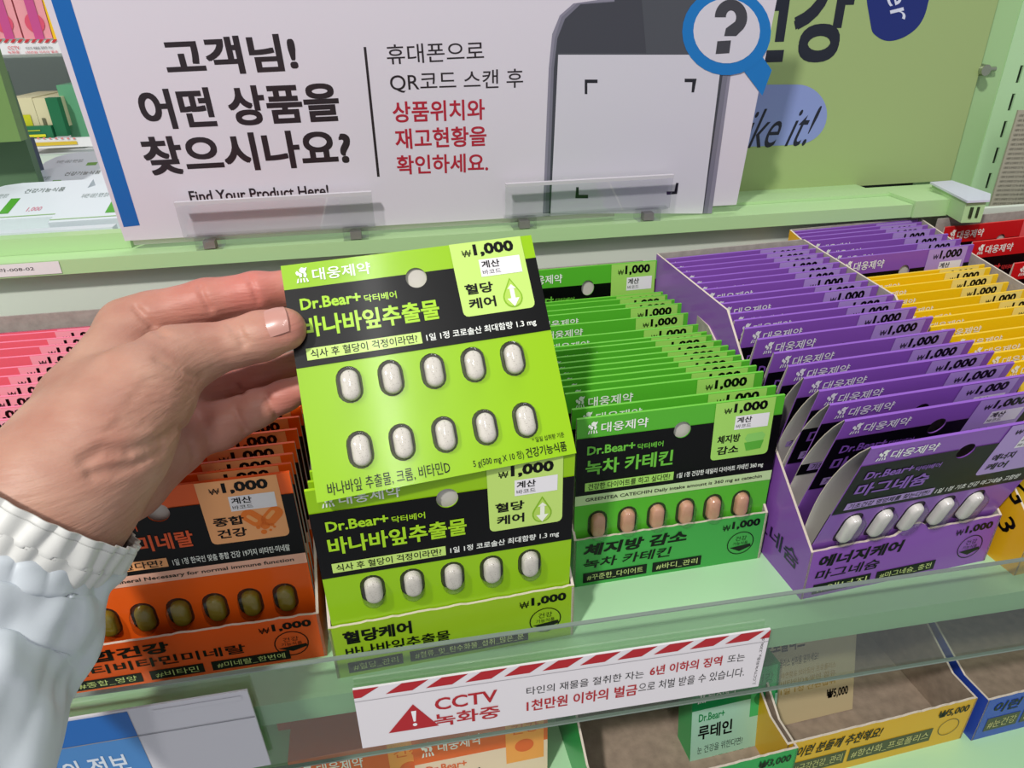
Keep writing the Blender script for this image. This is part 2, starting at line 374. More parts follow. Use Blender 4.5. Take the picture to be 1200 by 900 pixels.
# shelf deck = thing parts
root = empty('raised_shelf', (0, .52, .137)); thing(root, 'pale green metal rail shelf above the white back wall, carrying the clear sign holders', 'shelf')
def loc(b, name, root, m=None):
    o = b.build(name); o.parent = root; o.matrix_parent_inverse = root.matrix_world.inverted() if 0 else Matrix.Translation(-root.location); return o
b = MB(); b.box((-.8, .52, .137), (.42, .600, .1475), LIP); loc(b, 'front_rail', root)
b = MB(); b.box((-.8, .5395, .1476), (-.196, .552, .1592), LIP); b.box((-.196, .552, .1476), (.50, .575, .150), LIP); loc(b, 'inner_rail', root)
b = MB(); b.box((-.8, .552, .1476), (-.17, 1.0, .150), mat('deck_pale', 'C8D8CC', .5)); loc(b, 'deck', root)
o = root
# shelf code label on the rail
p = Print(.10, .0088, (-.336, .5196, .1470)); p.rect(0, 0, .97, 1.0, P('E6E2E4'), 1); p.text('도라-008-02', .52, .30, .80, .62, INK, 2)
o = p.build('shelf_label'); thing(o, 'small white shelf code label reading 008-02 on the pale green rail', 'label')

# lower clear price rail
def acrylic(name, x0, x1, y, z0, z1, label):
    r = empty(name, (x0, y, z0)); thing(r, label, 'price rail')
    b = MB(); b.box((0, 0, 0), (x1-x0, .0016, z1-z0), ACR); b.build('clear_panel', r)
    b = MB(); e = mat('acrylic_edge', '7F8C84', .25, .5); b.box((0, -.0003, z1-z0-.0001), (x1-x0, .0018, z1-z0+.0006), e); b.box((0, -.0003, -.0006), (x1-x0, .0018, .0001), e); b.build('rail_edge', r)
    return r
acrylic('price_rail', -.75, .95, .2395, -.0425, .0290, 'clear acrylic price rail along the front of the upper mint green shelf')

# ---- CCTV notice
TLc = on(418, 801, 1, .2375); TRc = on(910, 730, 1, .2375); BLc = on(425, 877, 1, .2375); BRc = on(911, 788, 1, .2375)
WN = (TRc-TLc).length; ex = (TRc-TLc).normalized(); HN = ((TLc-BLc).length+(TRc-BRc).length)/2; ez = Vector((0, 0, 1))
ang = atan2(ex.z, ex.x)
root = empty('warning_notice', BLc, (0, -ang, 0)); thing(root, 'white warning notice with red striped top edge reading CCTV, clipped to the clear price rail', 'notice')
b = MB(); b.box((0, 0, 0), (WN, .0012, HN), P('E2DDE2', .45)); b.build('notice_board', root)
p = Print(WN, HN, (0, -.0001, HN)); p.res = 3; RED_ = P('B01A24', .4); n = 15; sw = 1/14.6
p.poly([(0, 0), (.058, 0), (.016, .135), (0, .135)], RED_, 1)
k = .071
while k < 1.04:
    a = [(k+.038, .0), (k+.098, .0), (k+.060, .135), (k, .135)]; a = [(min(x, 1), y) for x, y in a]
    if k < .99: p.poly(a, RED_, 1)
    k += .0905
p.rect(0, .19, 1, .20, P('A6A2A8'), 1)
p.poly([(.128, .37), (.183, .80), (.065, .80)], RED_, 1); p.poly([(.122, .48), (.134, .48), (.1305, .66), (.1255, .66)], P('F0EEF0'), 2); p.circ(.128, .715, .0011, P('F0EEF0'), 2)
p.text('CCTV', .178, .33, .325, .535, RED_, 1, .02); p.text('녹화중', .173, .60, .33, .82, RED_, 1, .02)
K1 = P('232126')
p.text('타인의 재물을 절취한 자는', .395, .375, .685, .51, K1, 1); p.text('6년 이하의 징역', .70, .33, .885, .50, RED_, 1, .02); p.text('또는', .90, .345, .945, .475, K1, 1)
p.text('1천만원 이하의 벌금', .395, .60, .672, .80, RED_, 1, .02); p.text('으로 처벌 받을 수 있습니다.', .675, .60, .952, .76, K1, 1)
p.text('J_CCTV녹화중p_2206_01', .90, .50, 1.07, .55, K1, 1, rot=pi/2)
p.build('printed_lettering', root)

# ---- info card at the left
A = on(60, 848, 1, .2365); B = on(294, 814, 1, .2365); D_ = on(310, 895, 1, .2365)
Wc = .105; Hc = .0545; rt = empty('info_card', (B.x-Wc, .2365, B.z-Hc+.001), (0, radians(-1.2), 0)); thing(rt, 'blue and white information card hanging on the clear rail at bottom left, beside the sleeve', 'card')
b = MB(); b.box((0, 0, 0), (Wc, .0010, Hc), P('D8D6DE', .5)); b.build('card_board', rt)
p = Print(Wc, Hc, (0, -.0001, Hc)); BL = P('1C66B4', .4)
p.rect(0, .02, .50, .33, BL, 1); p.rect(0, .33, .50, 1, P('4A86C4', .45), 1); p.rect(0, .325, 1, .335, P('8C8C94'), 2)
p.text('주의 정보', .06, .50, .42, .76, P('DCE6F2'), 2, .02); p.text('4355', .22, .86, .43, .985, P('2C3440'), 2, .02)
p.poly([(.60, .05), (.97, .05), (.97, .10), (.60, .10)], P('D8D6DE', .5), 2)
p.build('printed_lettering', rt)

# ---- big sign board
S0 = Vector((-.196, .530, .1555)); S1 = Vector((.2685, .530, .1540)); ST = Vector((-.1878, .506, .335))
ex = (S1-S0).normalized(); WS = (S1-S0).length; up0 = (ST-S0); up0 = (up0-ex*up0.dot(ex)).normalized(); HS = .20; nn = ex.cross(up0)  # outward? y negative
if nn.y > 0: nn = -nn
sign = empty('help_sign', S0); thing(sign, 'large white customer help sign with blue left stripe, held in clear clips on the rail', 'sign')
def lb(o_, ex_, up_, nn_, W, H, th, m, name, parent, base):
    b = MB(); a = o_-base; pts = [a, a+ex_*W, a+ex_*W+up_*H, a+up_*H]; b.prism(pts, -nn_*th, m); return b.build(name, parent)
lb(S0, ex, up0, nn, WS, HS, .003, P('DDD6E2', .32), 'sign_panel', sign, S0)
lb(S0-nn*.0035+ex*.004-up0*.005, ex, up0, nn, .36, HS, .003, P('E0DCD8', .5), 'backing_panel', sign, S0)
p = Print(WS, HS, up0*HS, ex, -up0, nn); p.res = 5
# solve sign uv from pixels through its own plane
def suv(x, y):
    d = ray(x, y); t = (S0-CAM).dot(nn)/d.dot(nn); q = CAM+d*t-S0; return q.dot(ex)/WS, 1-q.dot(up0)/HS
def sbox(t, pts, m, lay=1, bold=0, shear=0):
    # pts: left-mid-bottom, left-top, right-top in pixels
    (a, b_), (c, d) = suv(*pts[0]), suv(*pts[1]); p.text(t, a, b_, c, d, m, lay, bold, shear)
DK = P('2E262C', .4); RD = P('B4283C', .4); SB = P('1666B4', .4)
def q4(pts, m, lay): p.poly([suv(*a) for a in pts], m, lay)
q4([(53.5, -20), (76.5, -20), (164, 264), (145, 266)], SB, 1)
def sline(t, xl, xr, yt_l, yb_l, yt_r, yb_r, m, bold, lay=1):
    a = suv(xl, (yt_l+yb_l)/2); c = suv(xr, (yt_r+yb_r)/2); top = suv((xl+xr)/2, (yt_l+yt_r)/2); bot = suv((xl+xr)/2, (yb_l+yb_r)/2)
    dv = (c[1]-a[1])*HS; du = (c[0]-a[0])*WS; r_ = -atan2(dv, du); vm = (top[1]+bot[1])/2; hv = (bot[1]-top[1])/2
    p.text(t, a[0], vm-hv, c[0], vm+hv, m, lay, bold, rot=r_)
sline('고객님!', 192, 347, 46, 90, 38, 84, DK, .035)
sline('어떤 상품을', 164, 397, 106, 152, 95, 143, DK, .035)
sline('찾으시나요?', 168, 411, 160, 207, 150, 193, DK, .035)
sline('Find Your Product Here!', 222, 385, 224, 237, 216, 230, DK, .02)
q4([(426, 55), (429, 55), (445, 207), (442, 207)], DK, 1)
sline('휴대폰으로', 453, 567, 52, 76, 48, 70, DK, .004)
sline('QR코드 스캔 후', 457, 613, 85, 109, 80, 104, DK, .004)
sline('상품위치와', 460, 568, 119, 144, 116, 140, RD, .02)
sline('재고현황을', 463, 570, 151, 175, 147, 171, RD, .02)
sline('확인하세요.', 465, 572, 182, 205, 179, 201, RD, .02)
# phone
PH = P('45464F', .25); PE = P('7A7888', .25)
q4([(636, 250), (643, 80), (647, 40), (656, 18), (672, 4), (700, 0), (700, -20), (856, -20), (860, 60), (834, 250)], P('8C889A', .3), 1)
q4([(639, 250), (646, 80), (650, 45), (658, 20), (676, 4), (720, 1), (720, -20), (853, -20), (856, 65), (829, 250)], PE, 2)
q4([(643, 250), (649, 80), (653, 45), (662, 22), (680, 5), (720, 2), (720, -20), (850, -20), (850, 64), (824, 250)], PH, 3)
q4([(645, 250), (654, 64), (846, 64), (823, 250)], P('D6D2DE', .3), 4)
q4([(654, 62), (757, 62), (750, -20), (843, -20), (846, 64), (654, 64)], P('50525A', .25), 4)
for L in ([(685, 93), (700, 93), (700, 97), (688, 97), (688, 110), (685, 110)], [(802, 92), (816, 92), (813, 108), (810, 108), (811, 96), (802, 96)],
          [(675, 219), (678, 219), (678, 228), (689, 228), (689, 232), (674, 232)], [(792, 214), (795, 214), (793, 227), (781, 228), (781, 224), (790, 224)]): q4(L, P('22222A', .4), 5)
# magnifier
def ring(cx, cy, rx, ry, n=30): return [suv(cx+rx*cos(2*pi*i/n)-.12*0*ry, cy+ry*sin(2*pi*i/n)) for i in range(n)]
BLU = P('1878C4', .3)
p.poly([suv(880, 78), suv(890, 62), suv(904, 82), suv(893, 112), suv(869, 80)], BLU, 5)
p.poly(ring(851, 37, 52, 51), BLU, 6); p.poly(ring(851, 36, 39, 38), P('D8D4E0', .32), 7)
QM = P('44444C', .35); qc = (856, 20); oo = [(qc[0]+19*cos(radians(a)), qc[1]+21*sin(radians(a))) for a in range(180, 410, 10)]; ii = [(qc[0]+6*cos(radians(a)), qc[1]+8*sin(radians(a))) for a in range(400, 179, -10)]
q4(oo+[(862, 42)]+[(848, 42), (850, 33)]+ii, QM, 8); q4([(840, 48), (856, 47), (854, 62), (838, 63)], QM, 8)
p.build('printed_lettering', sign)

# ---- clear sign clips
def clip(x0, x1, label):
    r = empty('sign_holder', (x0, .51, .1475)); thing(r, label, 'sign holder', 'clear acrylic sign holders on the rail')
    w_ = x1-x0
    b = MB(); T = Matrix.Rotation(radians(7), 4, 'X'); b.box((0, .010, .009), (w_, .0118, .033), ACR2, T); e = mat('clip_edge', 'CFCBD2', .2, .6); b.box((0, .0095, .0328), (w_, .0122, .0352), e, T); b.build('front_plate', r)
    b = MB(); b.box((0, .0118, .0085), (w_, .027, .0100), ACR2); b.build('ledge', r)
    for x in (.006, w_-.024):
        b = MB(); b.box((x, .0105, .0002), (x+.018, .024, .0085), ACR2); b.box((x+.005, .012, .0006), (x+.013, .02, .006), mat('clip_pad', '8E8A86', .4)); b.build('clip_foot', r)
a = on(219, 285, 1, .523); c = on(440, 265, 1, .523); clip(a.x, c.x, 'clear acrylic sign holder under the words Find Your Product Here')
a = on(592, 262, 1, .523); c = on(782, 247, 1, .523); clip(a.x, c.x, 'clear acrylic sign holder under the phone picture on the sign')

# ---- green board on the right
BY = .60
gb = empty('header_board', (.30, BY, .146)); thing(gb, 'large green header board with big dark lettering and blue badges behind the white sign', 'board')
b = MB(); b.box((-.06, 0, 0), (.2175, .010, .22), P('9DB276', .5)); b.build('board_panel', gb)
b = MB(); b.box((.2175, .001, .0), (.2185, .012, .22), P('7F9A3C', .5)); b.build('board_edge', gb)
p = Print(1, 1, (0, -.0001, 0), (1, 0, 0), (0, 0, 1), (0, -1, 0))
def gxy(x, y): q = on(x, y, 1, BY); return q.x-.30, q.z-.146
def smooth(pts, k=5):
    out = []; n = len(pts)
    for i in range(n):
        a, b_, c_, d_ = (Vector(pts[(i+j-1) % n]) for j in range(4))
        for q_ in range(k): t = q_/k; out.append(tuple(.5*((2*b_)+(c_-a)*t+(2*a-5*b_+4*c_-d_)*t*t+(3*b_-a-3*c_+d_)*t**3)))
    return out
def gpoly(pts, m, lay=1): p.poly(smooth([gxy(*a) for a in pts]), m, lay)
class GP: pass
def gtext(t, xl, xr, yt, yb, m, bold, shear=0, rot=0, lay=1):
    x0, z0 = gxy(xl, (yt+yb)/2); x1, z1 = gxy(xr, (yt+yb)/2); _, zt = gxy((xl+xr)/2, yt); _, zb = gxy((xl+xr)/2, yb)
    V, Fc, a0, a1, b0, b1 = text_geo(t, bold, 1.0, 5); cx, cz = (x0+x1)/2, (zt+zb)/2; out = []
    for a, b_, lz in V:
        X = (a-(a0+a1)/2)*(x1-x0)/(a1-a0); Y = (b_-(b0+b1)/2)*(zt-zb)/(b1-b0); X += shear*Y
        if rot: X, Y = X*cos(rot)-Y*sin(rot), X*sin(rot)+Y*cos(rot)
        out.append(p.pt(cx+X, cz+Y, lay+lz))
    p.add(out, Fc, m)
NB = P('1E2230', .4)
gtext('건강', 862, 998, -36, 74, NB, .035)
p.poly([gxy(*a) for a in [(820, 100), (920, 99)]+[(934+35*cos(radians(a)), 134+35*sin(radians(a))) for a in range(-88, 80, 8)]+[(925, 170), (820, 174)]], P('8694CC', .4), 1)
gtext('ike it!', 878, 953, 126, 172, NB, .0, .35, lay=2)
gpoly([(1020, -30), (1088, -30), (1087, 5), (1078, 28), (1062, 42), (1043, 48), (1028, 43), (1020, 28)], P('1A2A74', .35), 1)
gtext('er', 1033, 1066, -3, 16, P('D4D8EC'), .0, .3, radians(-62), 2)
p.build('printed_lettering', gb)

# ---- green upright with slots
up = empty('slotted_upright', (.52, .61, .10)); thing(up, 'pale green slotted metal upright post at the right of the header board', 'post')
UPM = mat('upright_green', 'A3C890', .4, .5)
b = MB(); b.box((-.03, .0, -.0), (.030, .004, .30), UPM); b.build('flange', up)
# slotted face turned a little
L0 = [(0, 0), (.06, 0), (.06, .30), (0, .30)]; holes = []
for k in range(12):
    z = .012+k*.0235
    for x in (.012, .026): holes.append([(x, z), (x+.0028, z), (x+.0028, z+.0145), (x, z+.0145)])
v, f = fill([L0]+holes, .0008)
b = MB(); ca, sa = cos(radians(-28)), sin(radians(-28)); b.add([(.030+a[0]*ca, a[0]*sa+a[2], a[1]) for a in v], f, mat('upright_lit', 'A9CDA0', .4, .5)); b.build('slotted_face', up)
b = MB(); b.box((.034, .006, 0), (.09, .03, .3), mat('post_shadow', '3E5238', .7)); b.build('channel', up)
bo = on(1152, 82, 1, .60); r = empty('board_bolt', bo); thing(r, 'silver bolt beside the right edge of the header board', 'bolt')
me = bpy.data.meshes.new('bolt'); bm = bmesh.new(); bmesh.ops.create_cone(bm, cap_ends=True, segments=20, radius1=.0052, radius2=.0046, depth=.008, matrix=Matrix.Rotation(pi/2, 4, 'X')); bm.to_mesh(me); bm.free(); me.materials.append(mat('steel', 'A8B09C', .25, .5, metal=.8)); link('bolt_head', me, r)
me = bpy.data.meshes.new('shank'); bm = bmesh.new(); bmesh.ops.create_cone(bm, cap_ends=True, segments=14, radius1=.0022, radius2=.0022, depth=.018, matrix=Matrix.Translation((.008, .006, 0))@Matrix.Rotation(pi/2, 4, 'Y')); bm.to_mesh(me); bm.free(); me.materials.append(MC['steel']); link('bolt_shank', me, r)
# rail end bracket with pale cap
bk = empty('rail_bracket', (.42, .52, .137)); thing(bk, 'pale green rail end bracket with lilac white cap plate, in front of the slotted upright', 'bracket')
b = MB(); b.box((.0005, -.002, 0), (.035, .035, .0135), LIP); b.build('rail_end', bk)
b = MB(); b.prism([(.024, -.028, .001), (.040, -.030, .001), (.055, -.013, .001), (.062, .036, .001), (.042, .035, .001)], (0, 0, .0165), LIP); b.build('bracket_body', bk)
b = MB(); b.prism([(.041, .037, .0177), (.063, .038, .0177), (.057, -.014, .0177), (.0405, -.0325, .0177), (.022, -.031, .0177)], (0, 0, .0016), P('CFCFE2', .4)); b.build('cap_plate', bk)
b = MB()
for x in (.0285, .034): b.box((x, -.0302, .005), (x+.0018, -.0282, .0135), P('28341E'))
b.build('bracket_slot', bk)
# plain dark block filling the gap behind the rail, poster and teal pack at the far right
b = MB(); b.box((.30, .625, .13), (.55, .66, .165), mat('dark_navy', '1A2028', .6)); thing(b.build('dark_backing'), 'dark navy block filling the gap under the green header board', 'box')
q = on(1178, 215, 1, .56); ps = empty('leaflet', (.545, .575, .10), (0, 0, radians(-10))); thing(ps, 'beige leaflet with rows of tiny print at the right edge beside the slotted upright', 'leaflet')
b = MB(); b.box((0, 0, 0), (.09, .002, .11), P('A39E8E', .6)); b.build('sheet', ps)
p = Print(.09, .11, (0, -.0001, .11))
for k in range(26): p.text('내용량 및 원재료명 건강기능식품 유통전문판매원 제조원', .02, .03+k*.037, .42, .05+k*.037, P('4A473E'), 1)
p.build('printed_lettering', ps)
b = MB(); b.box((0, 0, 0), (.06, .012, .10), P('0E8C78', .4)); o = b.build('teal_pack', None, (.575, .558, .10), (0, radians(8), radians(-8))); thing(o, 'teal pack cut off by the right edge of the photo beside the leaflet', 'box')

# ================================================================ TRAYS AND CARDS
WG, WP, WL, WO = .1165, .1234, .123, .1275
tray('card_tray', TG, 0, WG, .218, .0345, [(0, .0345), (.045, .072), (.0825, .105), (.0966, .112), (.218, .1185)], '3DA045', 'green cardboard tray of green tea cards, between the lime tray and the purple tray', group='cardboard card trays', fr=front_print('체지방 감소', '녹차 카테킨', (('#꾸준한_다이어트', .33), ('#바디_관리', .26)), .58, .2, t2u=.5))
gl = [(.181, .1297), (.1669, .11), (.159, .1106), (.1474, .1112), (.1365, .1124), (.1257, .1093), (.11, .1072), (.097, .1074), (.0896, .1082), (.0789, .109), (.0698, .1095), (.061, .1103), (.0535, .1105), (.0434, .112), (.0355, .1122), (.0277, .1122), (.0135, .1105), (.0040, .1101)][::-1]
for i, (v, z) in enumerate(gl):
    card_in(GREEN, TG, .001, .1155, v, z, 0, f'green tea card with black band, {nth(i, len(gl))} in its tray' if i < len(gl)-1 else 'green tea card standing tallest at the very back of the green tray', 'green tea cards in the green tray', detail=(i == 0))

def pside(p): p.text('마그네슘', .70, .79, .965, .885, P('2A1440'), 1, .02, rot=radians(-0))
tray('card_tray', TP, 0, WP, .220, .034, SIDE, '8750AE', 'purple cardboard tray of magnesium cards with high sloped side wall', prof_r=[(0, .034), (.041, .066), (.0912, .104), (.1155, .1255), (.219, .1345)], tab=(.44, .60, .006), group='cardboard card trays', fr=front_print('에너지케어', '마그네슘', (('#에너지', .3), ('#마그네슘_충전', .32)), .48, .2, t2u=.38), side=pside)
pl = [(-.0206, .1126), (-.0008, .1158), (.0116, .118), (.021, .121), (.0343, .1216), (.0485, .1219), (.0627, .1232), (.0803, .1241), (.0945, .1251), (.1062, .1254), (.115, .1263), (.1299, .1273), (.1404, .1273), (.1528, .1287), (.1635, .1293), (.1719, .1305), (.1833, .1309), (.1911, .1318), (.2006, .1323), (.2098, .1326)]
for i, (v, z) in enumerate(pl):
    lean = max(2.5, 16.5-75*max(0, v))
    card_in(PURPLE, TP, .0018, .1195, v, z, lean, f'purple magnesium card, {nth(i, len(pl))} in the purple tray', 'magnesium cards in the purple tray', detail=(i == 0), wide=(i < 5))

tray('card_tray', TL, 0, WL, .218, .0347, SIDE, '93B81E', 'lime green cardboard tray in front of the hand-held card', group='cardboard card trays', fr=front_print('혈당케어', '바나바잎추출물', (('#혈당_관리', .22), ('#혈류_및_탄수화물_섭취_많은_분', .50)), .32, 0, t2u=.47))
ll = [(-.0025, .117), (.012, .1115), (.024, .109), (.036, .109), (.05, .1095), (.066, .109), (.083, .109), (.10, .109)]
for i, (v, z) in enumerate(ll):
    card_in(LIME, TL, .0018, .1190, v, z, 3 if i == 0 else 0, f'lime banaba leaf card, {nth(i, len(ll))} in the lime tray', 'banaba leaf cards in the lime tray', detail=(1.5 if i == 0 else False))

tray('card_tray', TO, 0, WO, .218, .030, [(0, .030), (.041, .06), (.0912, .100), (.1144, .125), (.219, .128)], 'E0561C', 'orange cardboard tray of multivitamin cards below the hand and sleeve', group='cardboard card trays', fr=front_print('종합건강', '멀티비타민미네랄', (('#종합_영양', .25), ('#비타민', .20), ('#미네랄_한번에', .30)), .43, 0, t2u=.70))
oy = [554, 544, 533, 520, 505, 491, 479, 466, 455, 445, 436, 428, 421]
for i, y in enumerate(oy):
    xx = 361-.19*(554-y)*.9
    v = max(.004, on(xx, y, 2, .1085).y-TO[1])
    card_in(ORANGE, TO, .0035, .1215, v, .1085, 0, f'orange multivitamin card, {nth(i, len(oy))} in the orange tray', 'multivitamin cards in the orange tray', detail=(i == 0))

tray('card_tray', TK, 0, .1275, .219, .034, [(0, .034), (.041, .068), (.0912, .1), (.1144, .112), (.219, .117)], 'EE6A80', 'pink cardboard tray of pink cards at the left, behind the wrist', group='cardboard card trays')
ky = [374, 382, 390, 398, 406, 416, 428, 438, 449, 461, 474, 488]
for i, y in enumerate(reversed(ky)):
    v = min(.209, on(50, y, 2, .108).y-TK[1])
    card_in(PINK, TK, .0035, .1205, v, .108, 0, f'pink and coral card, {nth(i, len(ky))} in the pink tray', 'pink cards in the pink tray')

def yside(p): p.text('G', .905, .545, .955, .65, INK, 1, .012, rot=radians(-35)); p.text('.3', .90, .72, .955, .82, INK, 1, .012, rot=radians(-35))
tray('card_tray', TY, 0, .124, .262, .034, [(0, .034), (.03, .060), (.0912, .098), (.1144, .106), (.2, .121), (.261, .1345)], 'DDA61A', 'yellow cardboard tray of yellow cards with purple cards at its back', group='cardboard card trays', side=yside)
yl = [(.2585, .1332), (.2535, .1325), (.2465, .1317), (.2379, .1311), (.2245, .1302), (.2108, .1297), (.1984, .1289)]
for i, (v, z) in enumerate(yl[::-1]):
    card_in(PURPLE, TY, .0018, .1185, v, z, 2, f'purple card, {nth(i, 7)} of the purple ones in the yellow tray', 'purple cards at the back of the yellow tray')
yy = [(.1849, .117), (.179, .1164), (.1712, .1137), (.1611, .1109), (.1446, .1111), (.129, .112), (.118, .112), (.104, .113), (.088, .113), (.075, .113), (.062, .113), (.049, .113), (.036, .113)]
for i, (v, z) in enumerate(yy[::-1]):
    card_in(YELLOW, TY, .0018, .1195, v, z, 2, f'yellow card, {nth(i, len(yy))} of the yellow ones in the yellow tray', 'yellow cards in the yellow tray')
tray('card_tray', TR, 0, .124, .245, .034, [(0, .034), (.041, .066), (.0912, .092), (.1144, .104), (.244, .117)], 'C21E22', 'red cardboard tray of red cards at the right edge of the photo', hbk=.136, group='cardboard card trays', torn=True)
rl = [(.235, .131), (.205, .127), (.165, .122), (.145, .120), (.125, .118), (.105, .115)]
for i, (v, z) in enumerate(rl[::-1]):
    card_in(RED, TR, .0018, .1195, v, z, 0, f'red card, {nth(i, len(rl))} in the red tray', 'red cards in the red tray')

# ---- held card
HC = put_card(LIME, 'lime card with ten white tablets, held up in the hand above the lime tray', 'card', None, True)
q = [Vector(a) for a in ((-.0547, .3141, .1962), (.0612, .3248, .1997), (.0696, .2612, .1147), (-.0463, .2505, .1112))]
hx = ((q[1]-q[0])+(q[2]-q[3])).normalized(); hz = ((q[0]-q[3])+(q[1]-q[2])).normalized(); hy = hz.cross(hx).normalized(); hz = hx.cross(hy).normalized()
Mh = Matrix((hx, hy, hz)).transposed().to_4x4(); Mh.translation = CAM+((q[2]+q[3])/2-CAM)*(.95/.97); HC.matrix_world = Mh@Matrix.Diagonal((.95, .95, .95, 1))
n_h = -hy; Pm = dep(447, 425, .31); vdir = (Pm-CAM).normalized(); rfl = vdir-2*vdir.dot(n_h)*n_h; lp = Pm+rfl*1.9
tl = area('ceiling_tube', lp, Pm, .06, 9, (1, .99, .97), .9)
# loose back corner seen between finger and thumb
b = MB(); Pf = [dep(337, 354, .322), dep(249, 381, .318), (dep(262, 388, .316)), dep(345, 392, .313)]; Mi = HC.matrix_world.inverted(); Pf = [Mi@a for a in Pf]
b.prism(Pf, (0, .0006, 0), GREY, P('9CCB0E', .3)); g_ = [Pf[1], Pf[0], Pf[0]+Vector((0, -.0002, -.0016)), Pf[1]+Vector((0, -.0002, -.0008))]; b.add(g_, [(0, 1, 2, 3)], P('A9D93A')); b.build('back_flap', HC)

# ================================================================ HAND
SKIN = None
def skin():
    m = mat('skin', 'B58A76', .48, .35, sss=.12); nt = m.node_tree; b = nt.nodes['Principled BSDF']; tc = [n for n in nt.nodes if n.type == 'TEX_COORD'][0]
    n = nt.nodes.new('ShaderNodeTexNoise'); n.inputs['Scale'].default_value = 38; n.inputs['Detail'].default_value = 5
    nt.links.new(tc.outputs['Object'], n.inputs['Vector'])
    r = nt.nodes.new('ShaderNodeValToRGB'); e = r.color_ramp.elements; e[0].position = .32; e[1].position = .68; e[0].color = hexc('A87463'); e[1].color = hexc('BD927E')
    nt.links.new(n.outputs[0], r.inputs[0])
    at = nt.nodes.new('ShaderNodeVertexColor'); at.layer_name = 'flush'
    mx = nt.nodes.new('ShaderNodeMix'); mx.data_type = 'RGBA'; mx.inputs[7].default_value = hexc('CC7068')
    nt.links.new(at.outputs[0], mx.inputs[0]); nt.links.new(r.outputs[0], mx.inputs[6]); nt.links.new(mx.outputs[2], b.inputs['Base Color'])
    # fine creases
    mp = nt.nodes.new('ShaderNodeMapping'); mp.inputs['Scale'].default_value = (60, 60, 420); mp.inputs['Rotation'].default_value = (.5, .35, 0)
    nt.links.new(tc.outputs['Object'], mp.inputs[0]); n2 = nt.nodes.new('ShaderNodeTexNoise'); n2.inputs['Scale'].default_value = 1; n2.inputs['Detail'].default_value = 3; nt.links.new(mp.outputs[0], n2.inputs['Vector'])
    n3 = nt.nodes.new('ShaderNodeTexVoronoi'); n3.inputs['Scale'].default_value = 900; nt.links.new(tc.outputs['Object'], n3.inputs['Vector'])
    b1 = nt.nodes.new('ShaderNodeBump'); b1.inputs['Strength'].default_value = .6; b1.inputs['Distance'].default_value = .0008; nt.links.new(n2.outputs[0], b1.inputs['Height'])
    b2 = nt.nodes.new('ShaderNodeBump'); b2.inputs['Strength'].default_value = .15; b2.inputs['Distance'].default_value = .0002; nt.links.new(n3.outputs[0], b2.inputs['Height']); nt.links.new(b1.outputs[0], b2.inputs['Normal'])
    nt.links.new(b2.outputs[0], b.inputs['Normal']); return m
def surface_nets(Fd, org, h):
    """numpy surface nets of field Fd (<0 inside)"""
    nx, ny, nz = Fd.shape; ins = Fd < 0
    c = np.zeros((nx-1, ny-1, nz-1), np.int8)
    for i in (0, 1):
        for j in (0, 1):
            for k in (0, 1): c += ins[i:nx-1+i, j:ny-1+j, k:nz-1+k]
    act = (c > 0) & (c < 8); idx = -np.ones(act.shape, np.int64); A = np.argwhere(act); idx[act] = np.arange(len(A))
    S = np.zeros((len(A), 3)); N = np.zeros(len(A)); cor = [(i, j, k) for i in (0, 1) for j in (0, 1) for k in (0, 1)]
    V = {q_: Fd[A[:, 0]+q_[0], A[:, 1]+q_[1], A[:, 2]+q_[2]] for q_ in cor}
    for a in cor:
        for ax in range(3):
            if a[ax] == 0:
                b_ = list(a); b_[ax] = 1; b_ = tuple(b_); fa, fb = V[a], V[b_]; m = (fa < 0) != (fb < 0)
                t = np.where(m, fa/(fa-fb+1e-20), 0)
                pt = np.array(a)[None, :]+t[:, None]*np.array([1 if x == ax else 0 for x in range(3)])[None, :]
                S[m] += pt[m]; N[m] += 1
    verts = (A+S/np.maximum(N, 1)[:, None])*h+org
    faces = []
    for ax in range(3):
        b_, c_ = (ax+1) % 3, (ax+2) % 3
        sl0 = [slice(1, -1)]*3; sl0[ax] = slice(0, -1); sl1 = list(sl0); sl1[ax] = slice(1, None)
        s0 = ins[tuple(sl0)]; s1 = ins[tuple(sl1)]; E = np.argwhere(s0 != s1); off = np.array([1, 1, 1]); off[ax] = 0; E = E+off
        fl = ins[E[:, 0], E[:, 1], E[:, 2]]
        def g(db, dc):
            q_ = E.copy(); q_[:, b_] -= db; q_[:, c_] -= dc; return idx[q_[:, 0], q_[:, 1], q_[:, 2]]
        Q = np.stack([g(1, 1), g(0, 1), g(0, 0), g(1, 0)], 1); Q[~fl] = Q[~fl][:, ::-1]; faces.append(Q)
    return verts, np.concatenate(faces)
def D3(x, y, d): return np.array(dep(x, y, d))
